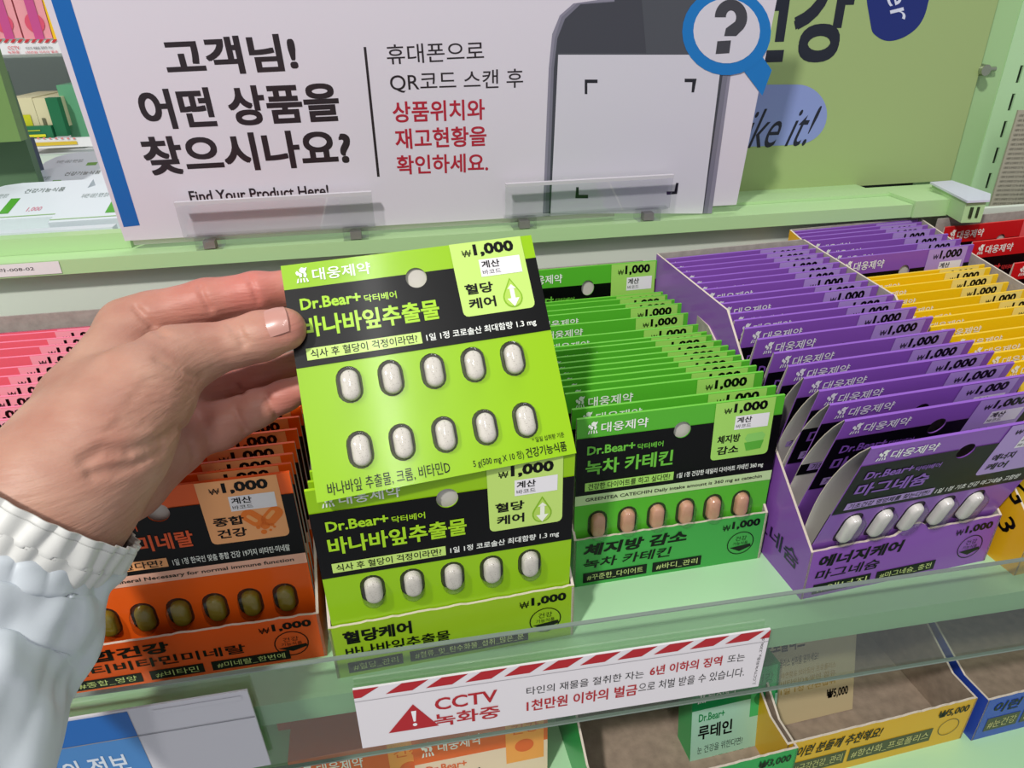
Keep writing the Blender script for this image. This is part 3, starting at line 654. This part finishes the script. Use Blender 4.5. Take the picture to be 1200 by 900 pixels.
chains = [
 # (blend, [(px,py,depth,r)...])
 (.010, [(-20, 640, .240, .026), (60, 575, .247, .0245), (112, 480, .275, .020), (153, 386, .308, .0128)]),      # back of hand to index knuckle
 (.010, [(60, 600, .246, .0255), (120, 520, .256, .0235), (165, 462, .268, .0195), (205, 424, .282, .0138)]),    # thenar
 (.009, [(100, 480, .285, .018), (175, 430, .318, .0135)]),
 (.009, [(78, 585, .262, .0235), (142, 560, .283, .0180), (203, 518, .306, .0142), (232, 500, .318, .0115)]),     # heel to ring
 (.008, [(140, 480, .298, .018), (215, 465, .325, .012)]),
 (.006, [(153, 386, .308, .0125), (180, 372, .309, .0112), (243, 353, .313, .0098), (300, 342, .317, .0088), (342, 337, .3225, .0079), (372, 333, .326, .0070)]),  # index
 (.006, [(205, 424, .282, .0135), (238, 412, .288, .0112), (278, 402, .293, .0098), (305, 394, .2955, .0103), (333, 386, .2965, .0092)]),  # thumb
 (.002, [(215, 468, .322, .0105), (252, 459, .327, .0078), (300, 443, .330, .0066), (352, 424, .333, .0062)]),    # middle
 (.0025, [(228, 505, .316, .0125), (256, 499, .317, .0108), (300, 479, .319, .0086), (333, 464, .3205, .0070), (352, 456, .321, .0063)]),    # ring
]
h = .0009
pts = np.array([D3(*q_[:3]) for _, L in chains for q_ in L]); rr = np.array([q_[3] for _, L in chains for q_ in L])
lo = (pts-rr[:, None]).min(0)-.005; hi = (pts+rr[:, None]).max(0)+.005
lo[0] = max(lo[0], D3(-40, 620, .24)[0])
n_ = np.ceil((hi-lo)/h).astype(int)
X, Y, Z = np.meshgrid(*[(lo[i]+h*np.arange(n_[i])).astype(np.float32) for i in range(3)], indexing='ij')
def rcone(a, b_, ra, rb):
    a = a.astype(np.float32); d = (b_-a).astype(np.float32); L2 = float(d@d)
    t = np.clip(((X-a[0])*d[0]+(Y-a[1])*d[1]+(Z-a[2])*d[2])/L2, 0, 1)
    return np.sqrt((X-a[0]-t*d[0])**2+(Y-a[1]-t*d[1])**2+(Z-a[2]-t*d[2])**2)-(ra+(rb-ra)*t)
def smin(a, b_, k):
    hh = np.clip(.5+.5*(b_-a)/k, 0, 1); return b_+(a-b_)*hh-k*hh*(1-hh)
Fd = None
for k, L in chains:
    C_ = None
    for (x0, y0, d0, r0), (x1, y1, d1, r1) in zip(L, L[1:]):
        c_ = rcone(D3(x0, y0, d0), D3(x1, y1, d1), r0, r1); C_ = c_ if C_ is None else smin(C_, c_, .003)
    Fd = C_ if Fd is None else smin(Fd, C_, k)
# creases: thin grooves following the skin, given as pixel lines with a depth guess
def groove(pl_, r_, dpt):
    global Fd
    Pq = [D3(*a) for a in pl_]; A_ = np.array(Pq); i0 = np.maximum(((A_.min(0)-4*r_-lo)/h).astype(int), 0); i1 = np.minimum(((A_.max(0)+4*r_-lo)/h).astype(int)+2, n_)
    if (i1 <= i0).any(): return
    sl = tuple(slice(int(a), int(b_)) for a, b_ in zip(i0, i1)); xs, ys, zs = X[sl], Y[sl], Z[sl]; g = None
    for a, b_ in zip(Pq, Pq[1:]):
        d = b_-a; L2 = float(d@d)+1e-12; t = np.clip(((xs-a[0])*d[0]+(ys-a[1])*d[1]+(zs-a[2])*d[2])/L2, 0, 1)
        q_ = np.sqrt((xs-a[0]-t*d[0])**2+(ys-a[1]-t*d[1])**2+(zs-a[2]-t*d[2])**2); g = q_ if g is None else np.minimum(g, q_)
    Fd[sl] += dpt*np.exp(-(g/r_)**2)
def surf_d(x, y, guess=.30):
    best = None
    d = .20
    while d < .36:
        q_ = D3(x, y, d); ijk = ((q_-lo)/h).astype(int)
        if (ijk >= 0).all() and (ijk < n_).all() and Fd[tuple(ijk)] < 0: return d
        d += .0007
    return guess
def crease(pp, r_=.0016, dp=.0007):
    dp *= 1.7; r_ *= .85
    q_ = []
    for a, b_ in zip(pp, pp[1:]):
        m = max(2, int(math.hypot(b_[0]-a[0], b_[1]-a[1])/4)); q_ += [(a[0]+(b_[0]-a[0])*i/m, a[1]+(b_[1]-a[1])*i/m) for i in range(m)]
    pp = q_+[pp[-1]]
    groove([(x, y, surf_d(x, y)) for x, y in pp], r_, dp)
crease([(268, 378), (274, 388), (281, 396), (285, 404)], .0014, .0008)
crease([(277, 378), (283, 390), (290, 400)], .0013, .0006)
crease([(233, 332), (237, 345), (246, 362)], .0016, .0008); crease([(291, 322), (296, 335), (302, 352)], .0015, .0007)
crease([(158, 360), (170, 372), (182, 384), (193, 392)], .0018, .0010)
crease([(236, 444), (220, 438), (200, 428), (185, 420)], .0018, .0007)
for k in range(7): crease([(232-4*k, 452+8*k), (205-6*k, 446+9*k), (170-7*k, 445+10*k)], .0015, .00035)
crease([(205, 506), (180, 520), (150, 530), (120, 528), (100, 540)], .0024, .0012)
crease([(190, 528), (160, 545), (130, 552), (108, 556)], .0022, .0010)
crease([(212, 500), (222, 515), (228, 535)], .0018, .0008)
crease([(279, 452), (284, 462)], .0015, .0008); crease([(276, 480), (282, 494), (288, 504)], .0016, .0008); crease([(312, 462), (318, 476), (324, 488)], .0015, .0006)
vv, ff = surface_nets(Fd, lo, h)
me = bpy.data.meshes.new('hand'); me.from_pydata(vv.tolist(), [], ff.tolist()); me.update()
bm = bmesh.new(); bm.from_mesh(me)
for _ in range(1): bmesh.ops.smooth_vert(bm, verts=bm.verts, factor=.5, use_axis_x=True, use_axis_y=True, use_axis_z=True)
bmesh.ops.recalc_face_normals(bm, faces=bm.faces); bm.to_mesh(me); bm.free()
me.polygons.foreach_set('use_smooth', [True]*len(me.polygons)); me.materials.append(skin())
vc = me.color_attributes.new('flush', 'FLOAT_COLOR', 'POINT')
co = np.zeros(len(me.vertices)*3); me.vertices.foreach_get('co', co); co = co.reshape(-1, 3)
fl = np.zeros(len(co))
for (x, y, d, s, a) in [(300, 342, .317, .026, .75), (240, 353, .313, .022, .5), (336, 384, .29, .012, .35), (340, 456, .32, .02, .6), (235, 500, .31, .02, .35), (300, 444, .33, .03, .55), (260, 490, .317, .02, .35)]:
    q_ = D3(x, y, d); fl = np.maximum(fl, a*np.exp(-((co-q_)**2).sum(1)/s**2))
cols = np.ones((len(co), 4)); cols[:, :3] = fl[:, None]; vc.data.foreach_set('color', cols.ravel())
person = empty('person', tuple(D3(0, 640, .24))); thing(person, "person's left hand and forearm in a white jacket sleeve, holding up the lime card", 'person')
def pin(o): o.parent = person; o.matrix_parent_inverse = Matrix.Translation(-person.location); return o
pin(link('hand', me))
# thumb nail
cn = Vector(D3(326, 382, surf_d(326, 382))); ax_t = (Vector(D3(338, 379, .2965))-Vector(D3(300, 391, .2955))).normalized()
nrm = (CAM-cn).normalized(); nrm = (nrm+Vector((.0, .25, .55))).normalized(); nrm = (nrm-ax_t*nrm.dot(ax_t)).normalized(); sd = ax_t.cross(nrm)
cc = Vector(D3(324, 388, .2960)); R_ = .0097
vs = []; fs = []; NU, NV = 10, 12
for i in range(NU+1):
    for j in range(NV+1):
        u = -1+2*i/NU; t = -1+2*j/NV; th_ = u*radians(42)
        ln = (.0066*t)*(1-.16*u*u if t > 0 else (1-.55*abs(u)**3))
        rr_ = R_+.0002-.0009*max(0, t)**2
        vs.append(cc+ax_t*(ln+.0012)+(nrm*cos(th_)+sd*sin(th_))*rr_)
for i in range(NU):
    for j in range(NV): a = i*(NV+1)+j; fs.append((a, a+1, a+NV+2, a+NV+1))
b = MB(); b.add(vs, fs, mat('nail', 'C08C80', .34, .5, coat=.3), True); pin(b.build('thumb_nail'))
# sleeve and gathered cuff
WHT = mat('jacket_white', 'D2D2CE', .5, .4, bump=.25, bscale=250)
def tube(name, st, NS, NT, modr, m):
    cs = [Vector(dep(x, y, d)) for x, y, d, r_ in st]; rs = [q_[3] for q_ in st]
    def ev(t):
        k = min(int(t*(len(cs)-1)), len(cs)-2); f_ = t*(len(cs)-1)-k; f2 = f_*f_*(3-2*f_)
        return cs[k].lerp(cs[k+1], f_), rs[k]+(rs[k+1]-rs[k])*f2
    vs = []; fs = []
    for i in range(NS+1):
        t = i/NS; c_, r_ = ev(t); tan = (ev(min(1, t+.05))[0]-ev(max(0, t-.05))[0]).normalized()
        a_ = tan.cross(Vector((0, 0, 1))).normalized(); b_ = tan.cross(a_)
        for j in range(NT):
            th_ = 2*pi*j/NT; dirv = a_*cos(th_)+b_*sin(th_); vs.append(c_+dirv*(r_*modr(t, th_)))
    for i in range(NS):
        for j in range(NT): fs.append((i*NT+j, i*NT+(j+1) % NT, (i+1)*NT+(j+1) % NT, (i+1)*NT+j))
    b = MB(); b.add(vs, fs, m, True); o = b.build(name); md = o.modifiers.new('s', 'SOLIDIFY'); md.thickness = .0012; md.offset = 1; return pin(o)
def cuffm(t, a):
    nz = noise.noise(Vector((cos(a)*2.2, sin(a)*2.2, t*.8)))
    rid = sin(27*a+3.0*nz+.5*t)*.5+.5
    e = 1-.13*max(0, t-.85)/.15
    return e*(1+.045*(rid-.5)*(1-.5*t)+.03*nz-.010*max(0, 1-abs(t-.12)/.03))
tube('jacket_cuff', [(55, 584, .2455, .0335), (33, 613, .243, .0347), (10, 644, .240, .0335)], 60, 420, cuffm, WHT)
def slm(t, a):
    n1 = noise.noise(Vector((cos(a)*1.6, sin(a)*1.6, t*3.2+3))); n2 = noise.noise(Vector((cos(a)*4+5, sin(a)*4, t*5)))
    r_ = 1+.16*n1+.05*n2; g = abs(sin(9*a+3*n1)); r_ += .06*g*max(0, 1-t*4)+.05*noise.noise(Vector((cos(a)*1.2+t*6, sin(a)*1.2-t*4, 9)))
    return r_*(1-.12*max(0, 1-t*16))
tube('jacket_sleeve', [(16, 640, .240, .0325), (-2, 690, .236, .0345), (-36, 765, .226, .0335), (-70, 845, .212, .0325), (-130, 980, .19, .034)], 90, 220, slm, mat('jacket_body', 'C9D0D6', .42, .45, bump=.3, bscale=120))
b = MB(); 

# ================================================================ LOWER SHELF
LZ = -.142
b = MB(); b.box((-.6, .205, LZ-.012), (.95, .60, LZ), SHELF); struct(b.build('floor_lower'))
acrylic('price_rail', -.6, .95, .2015, LZ-.035, LZ+.018, 'clear acrylic price rail along the lower green shelf at the bottom of the photo')
def ltray(T, W, D, hf, hb, col, label, fr, inner=KRAFT):
    return tray('product_tray', T, LZ, W, D, hf, [(0, hf), (.02, hf), (.10, hb), (D-.001, hb)], col, label, inner=inner, fr=fr, group='lower shelf trays')
def lfr(t1, tags, price):
    def fn(p):
        p.text(t1, .06, .12, .50, .38, INK, 1, .03, .2)
        x = .05
        for t, wd in tags: p.rect(x, .50, x+wd, .82, P('3A3A20'), 1); p.text(t, x+.015, .56, x+wd-.015, .76, P('C8C080'), 2); x += wd+.02
        p.text('₩'+price, .80, .10, .97, .30, INK, 1, .03, .1); p.circ(.89, .58, .008, P('4A4420'), 1, .0006)
    return fn
def gbox(name, W, D, H, T, z, tilt, label, printer, cols, group=None):
    r = empty(name, (T[0], T[1], z), (tilt, 0, T[2])); thing(r, label, 'box', group)
    b = MB(); b.box((0, 0, 0), (W, D, H), P(cols, .35)); b.build('carton', r)
    p = Print(W, H, (0, -.0001, H)); printer(p); p.build('printed_lettering', r); return r
def boxprint(base, dark, name, q, pale, lines, price, icon=None):
    def fn(p):
        B_ = P(dark, .35); WH = P('EEEAE4', .4)
        p.rect(0, 0, 1, .22, B_, 1); p.rect(0, .22, 1, .74, P(pale, .4), 1); bear(p, .06, .05, .15, .17, WH, 2); p.text('대웅제약', .18, .06, .5, .15, WH, 2, .012)
        p.rect(.68, .0, .97, .36, P(base, .4), 2); p.text('건강', .72, .05, .93, .13, P(dark), 3)
        p.circ(.82, .23, .006, P(dark), 3)
        p.text('Dr.Bear+', .08, .25, .38, .31, P(dark), 2, .02); p.text(name, .08, .34, .48, .45, INK, 2, .03)
        p.text(q, .08, .50, .62, .56, INK, 2)
        for k, t in enumerate(lines): p.text(t, .25, .60+.06*k, .8, .645+.06*k, P(dark), 2)
        p.circ(.14, .67, .0045, P('30241E'), 2); p.text('₩'+price, .72, .80, .94, .88, INK, 2, .03)
    return fn
# yellow tray, propolis
c0 = on(923, 873, 2, LZ+.040); c1 = on(1146, 818, 2, LZ+.040); ta = atan2(c1.y-c0.y, c1.x-c0.x); Wt = (c1-c0).length
ltray((c0.x, c0.y, ta), Wt, .15, .040, .085, 'D6A514', 'yellow open product tray with one cream pack on the lower shelf at right', lfr('이런 분들께 추천해요!', (('#구강건강_관리', .28), ('#항산화_프로폴리스', .45)), '5,000'))
yv = MB()
o_ = Matrix.Rotation(ta, 4, 'Z'); q_ = Vector((c0.x, c0.y, 0))+o_@Vector((.004, .035, 0))
gbox('product_box', .075, .022, .105, (q_.x, q_.y, ta), LZ+.003, radians(-14), 'cream and gold box leaning in the yellow lower tray', boxprint('C8A860', 'A88428', '프로폴리스', '이런 프로폴리스 섭취를 원하세요?', 'CDBE9C', ('아연함유 브라질산 프로폴리스', '비타민D&셀렌 함유', '1일 1정 간편섭취'), '5,000'), 'CBB890')
# blue tray
c2 = on(1152, 822, 2, LZ+.040)
ltray((c2.x+.004, c2.y, ta), .13, .15, .040, .080, '2A48B0', 'blue empty product tray at the lower right corner', lfr('이런 분들께', (('#눈건강', .2), ('#간건강_관리', .3)), '5,000'))
b = MB(); b.box((.27, .40, -.14), (.62, .405, -.02), mat('dark_plate', '14141C', .6)); thing(b.build('dark_backing'), 'dark panel standing behind the blue lower tray', 'box')  # plain dark panel closing the space behind the tray
# green lutein tray
g0 = on(700, 935, 2, LZ+.040); GT = (g0.x, max(g0.y, .208), ta)
ltray(GT, .128, .17, .040, .100, '1E9A4A', 'green open product tray on the lower shelf under the notice', lfr('이런 분들께', (('#눈건강', .2),), '3,000'))
R3 = Matrix.Rotation(ta, 4, 'Z')
def inT(T, x, y): a = Vector((T[0], T[1], 0))+R3@Vector((x, y, 0)); return (a.x, a.y, T[2])
lut = boxprint('3FB86A', '138848', '루테인', '눈 건강을 위한다면?', 'A9D6BC', ('식물유래 루테인', '비타민A,아연,셀렌 함유', '1일 1정 간편섭취'), '3,000')
for px, py, yy_, wd_, lb_, bc_ in ((826, 822, .262, .060, 'green and white eye health box at the front of the green lower tray', '2EA85A'), (652, 800, .335, .062, 'pale green eye health box at the rear left of the green lower tray', '8CC8A0')):
    a = on(px, py, 1, yy_); gbox('product_box', wd_, .018, .108, (a.x, yy_, ta), a.z-.108, radians(-8), lb_, lut, bc_)
# orange boxes
orp = boxprint('F29A4A', 'E05A22', '멀티비타민', '골고루 챙기고 싶다면?', 'E8C8B4', ('19가지 비타민·미네랄', '한국인 맞춤', '1일 1정'), '5,000')
for px, py, lb_ in ((482, 869, 'orange and cream multivitamin box under the left half of the warning notice'), (338, 897, 'orange and cream multivitamin box just right of the blue information card')):
    a = on(px, py, 1, .275); gbox('product_box', .083, .03, .115, (a.x, a.y, radians(2)), LZ, 0, lb_, orp, 'E0612A').location.z = a.z-.112
a = on(318, 850, 1, .33); b = MB(); b.box((0, 0, 0), (.11, .05, .10), P('E0602A', .4)); o = b.build('product_box', None, (a.x, .34, LZ)); thing(o, 'deep orange box standing behind the two front orange boxes', 'box')

# ================================================================ LEFT BACKGROUND
# flat pill-pack boxes on the raised deck
PB = mat('pack_white', 'D4DCE2', .4); 
def flat_pack(x, y, z, W, D, H, label):
    r = empty('medicine_box', (x, y, z), (radians(11), 0, radians(2))); thing(r, label, 'box', 'pale boxes with green tabs on the raised shelf')
    out = [(0, 0), (W, 0), (W, D), (.032, D)]+[(.032-.03*sin(radians(t)), D-.035+.035*cos(radians(t))) for t in (25, 50, 75)]
    b = MB(); b.prism([(a, c, 0) for a, c in out], (0, 0, H), PB); b.build('carton', r)
    p = Print(W, D, (0, D, H+.0001), (1, 0, 0), (0, -1, 0), (0, 0, 1)); p.rect(.38, .45, .46, .85, P('4FA030'), 1)
    p.rect(.0, .93, 1, .95, P('90B878'), 1); p.text('건강기능식품', .45, .2, .8, .32, P('5A6A60'), 1); p.text('자세한 내용은 뒷면 참조', .12, .3, .33, .42, P('8A9A96'), 1); p.text('1,000', .6, .72, .72, .84, P('D87A90'), 1); p.build('printed_lettering', r); return r
for px, py, wd, lab in ((-62, 264, .088, 'pale medicine box with green tab nearest the rail at the left edge'), (58, 263, .10, 'pale medicine box with green tab nearest the rail beside the sign'), (-2, 238, .088, 'pale medicine box with green tab in the second row at left'),
                     (93, 237, .10, 'pale medicine box in the second row half hidden by the sign'), (32, 214, .12, 'pale medicine box with green tab in the back row')):
    a = on(px, py, 2, .158); flat_pack(a.x, a.y, .151, wd, .074, .009, lab)
b = MB(); a = on(-60, 270, 2, .151); b.box((-.36, .565, .1505), (-.215, .575, .1575), PB); thing(b.build('medicine_box'), 'flat white carton edge right behind the green rail at left', 'box')
# left header board and post
b = MB(); a = on(34, 165, 1, .66); t = on(3, 62, 1, .66)
a.x -= .006; t.x -= .006; b.prism([(a.x, .66, a.z), (t.x, .66, t.z+.002), (t.x-.004, .66, .36), (-.42, .66, .36), (-.42, .66, a.z-.002)], (0, .012, 0), P('6E8E50', .5)); thing(b.build('header_board'), 'plain dull green board hanging at the upper left edge of the photo', 'board')
a = on(36, 184, 1, .69); b = MB(); b.box((a.x-.04, .69, .15), (a.x, .70, .26), mat('dark_green_post', '527050', .5)); thing(b.build('rack_post'), 'dull dark green rack post below the left green board', 'post')
b = MB(); b.box((-.50, .72, .15), (-.335, .76, .20), mat('slate_blue', '485068', .6)); thing(b.build('slate_box'), 'slate blue box at the left edge behind the green rack post', 'box')
# opposite shelving
BY2 = 1.05
def bx(x0, y0, x1, y1, yy, depth, m, name, label, cat, group=None, parent=None):
    a = on(x0, y1, 1, yy); c = on(x1, y0, 1, yy); cx2 = on(x1, y1, 1, yy).x; b = MB(); b.box((a.x, yy, a.z), (cx2, yy+depth, c.z), m); o = b.build(name, parent); 
    if label: thing(o, label, cat, group)
    return o
WS_ = mat('far_white', 'E8E6EA', .5)
pinkm = P('E89AA2', .5); mag = P('C24C8A', .5)
def far_print(yy, items, name, parent):
    p = Print(1, 1, (0, yy-.0008, 0), (1, 0, 0), (0, 0, 1), (0, -1, 0), .0005)
    for (x0, y0, x1, y1, m, lay) in items:
        a = on(x0, y1, 1, yy); c = on(x1, y0, 1, yy); p.rect(a.x, a.z, on(x1, y1, 1, yy).x, c.z, m, lay)
    o = p.build(name, parent); return p, o
for x0, x1, lab in ((-32, 27, 'pink carton with magenta stripe at the top left corner'), (29, 62, 'pink carton with magenta stripe beside the yellow carton')):
    o = bx(x0, -60, x1, 46, BY2, .06, pinkm, 'pink_carton', lab, 'box', 'pink cartons on the far shelf')
    xs = x1-20; p, oo = far_print(BY2, [(xs, -60, xs+11, 46, mag, 1)], 'printed_band', o)
    cx_ = on(x0+12 if x0 > 0 else 4, 27, 1, BY2); b = MB(); b.add([(cx_.x+.011*cos(t*.3), BY2-.001, cx_.z+.011*sin(t*.3)) for t in range(21)], [list(range(21))], P('D8506C', .5)); b.build('round_print', o)
bx(63, -60, 84, 46, BY2, .06, P('ECBE1A', .5), 'yellow_carton', 'yellow carton on the far top shelf beside the sign', 'box')
s = empty('far_shelf', (0, 0, 0)); thing(s, 'white edged far shelf with a red striped strip at the top left', 'shelf')
bx(-60, 46, 110, 66, BY2-.01, .008, WS_, 'shelf_edge', None, None, parent=s)
p = Print(1, 1, (0, BY2-.0112, 0), (1, 0, 0), (0, 0, 1), (0, -1, 0), .0004)
for k in range(18):
    L = [(-60+k*8+3, 46), (-60+k*8+7.5, 46), (-60+k*8+4, 50), (-60+k*8, 50)]; p.poly([((lambda q_: (q_.x, q_.z))(on(a, b_, 1, BY2-.0112))) for a, b_ in L], P('C8323A'), 1)
a = on(9, 63, 1, BY2-.0112); c = on(23, 54, 1, BY2-.0112)
def ft(t, x0, y0, x1, y1, m):
    a = on(x0, (y0+y1)/2, 1, BY2-.0112); c = on(x1, (y0+y1)/2, 1, BY2-.0112); tt = on((x0+x1)/2, y0, 1, BY2-.0112).z; bb = on((x0+x1)/2, y1, 1, BY2-.0112).z
    V, Fc, a0, a1, b0, b1 = text_geo(t, .01); p.add([p.pt(a.x+(u-a0)/(a1-a0)*(c.x-a.x), bb+(w_-b0)/(b1-b0)*(tt-bb), 1) for u, w_, _ in V], Fc, m)
ft('CCTV', 9, 54, 23, 58, P('D8505A')); ft('녹화중', 9, 59.5, 23, 63, P('D8505A')); ft('타인의 재물을 절취한 자는', 30, 54.5, 62, 57.5, P('6A6468')); ft('1천만원 이하의 벌금', 30, 59.5, 68, 62.5, P('D8505A'))
p.build('printed_strip', s)
b = MB(); a = on(-60, 66, 1, BY2); b.box((-.9, BY2-.002, a.z-.002), (-.2, BY2+.24, a.z+.008), WS_); b.build('shelf_board', s)
struct(bx(-200, -200, 260, 420, 1.32, .02, mat('far_back', '98A49C', .7), 'wall_far', None, None))
# second far shelf: cream cartons, green pack, white edge
cream = P('D8CFA8', .5)
for k, (x0, x1, lab) in enumerate(((16, 48, 'cream carton with yellow print on the far lower shelf, left'), (48.5, 78, 'cream carton beside the green pack on the far shelf'))):
    o = bx(x0, 114, x1, 150, BY2-.04, .10, cream, 'cream_carton', lab, 'box', 'cream cartons on the far shelf')
    far_print(BY2-.04, [((24, 134, 40, 148, P('C8C820'), 1) if k == 0 else (52, 138, 56, 147, P('6A6A50'), 1))], 'printed_band', o)
o = bx(28, 147, 64, 163, BY2-.05, .008, P('1E6E48', .5), 'green_strip_tray', 'dark green tray front under the cream cartons', 'tray'); far_print(BY2-.05, [(33, 152, 48, 154, P('A8B830'), 1), (33, 157, 55, 161, P('D8D828'), 1)], 'printed_band', o)
bx(84, 98, 125, 162, BY2-.02, .05, P('5FA07A', .5), 'green_pack', 'pale green hanging pack beside the sign on the far shelf', 'pack')
bx(66, 114, 80, 160, BY2-.045, .012, P('1A6A44', .5), 'green_tube', 'dark green tube leaning beside the cream cartons', 'tube')
s2 = empty('far_shelf', (0, 0, 0)); thing(s2, 'white edged far shelf with a yellow line under the cream cartons', 'shelf')
bx(-60, 160, 130, 179, BY2-.06, .008, WS_, 'shelf_edge', None, None, parent=s2); far_print(BY2-.06, [(-60, 169, 92, 171.5, P('D8B83A'), 1)]+[(30+k*7, 161, 33+k*7, 163, P('E08888'), 1) for k in range(9)], 'printed_strip', s2)
a = on(30, 178, 1, BY2); b = MB(); b.box((-.9, BY2-.052, a.z-.004), (-.2, BY2+.24, a.z+.004), WS_); b.build('shelf_board', s2)
b = MB(); b.box((-.62, 1.0, -.2), (-.2, 1.02, a.z-.03), mat('brown_dark', '40261C', .7)); thing(b.build('brown_panel'), 'dark brown panel behind the pale medicine boxes', 'box')  # plain dark brown panel filling the space under the far shelf
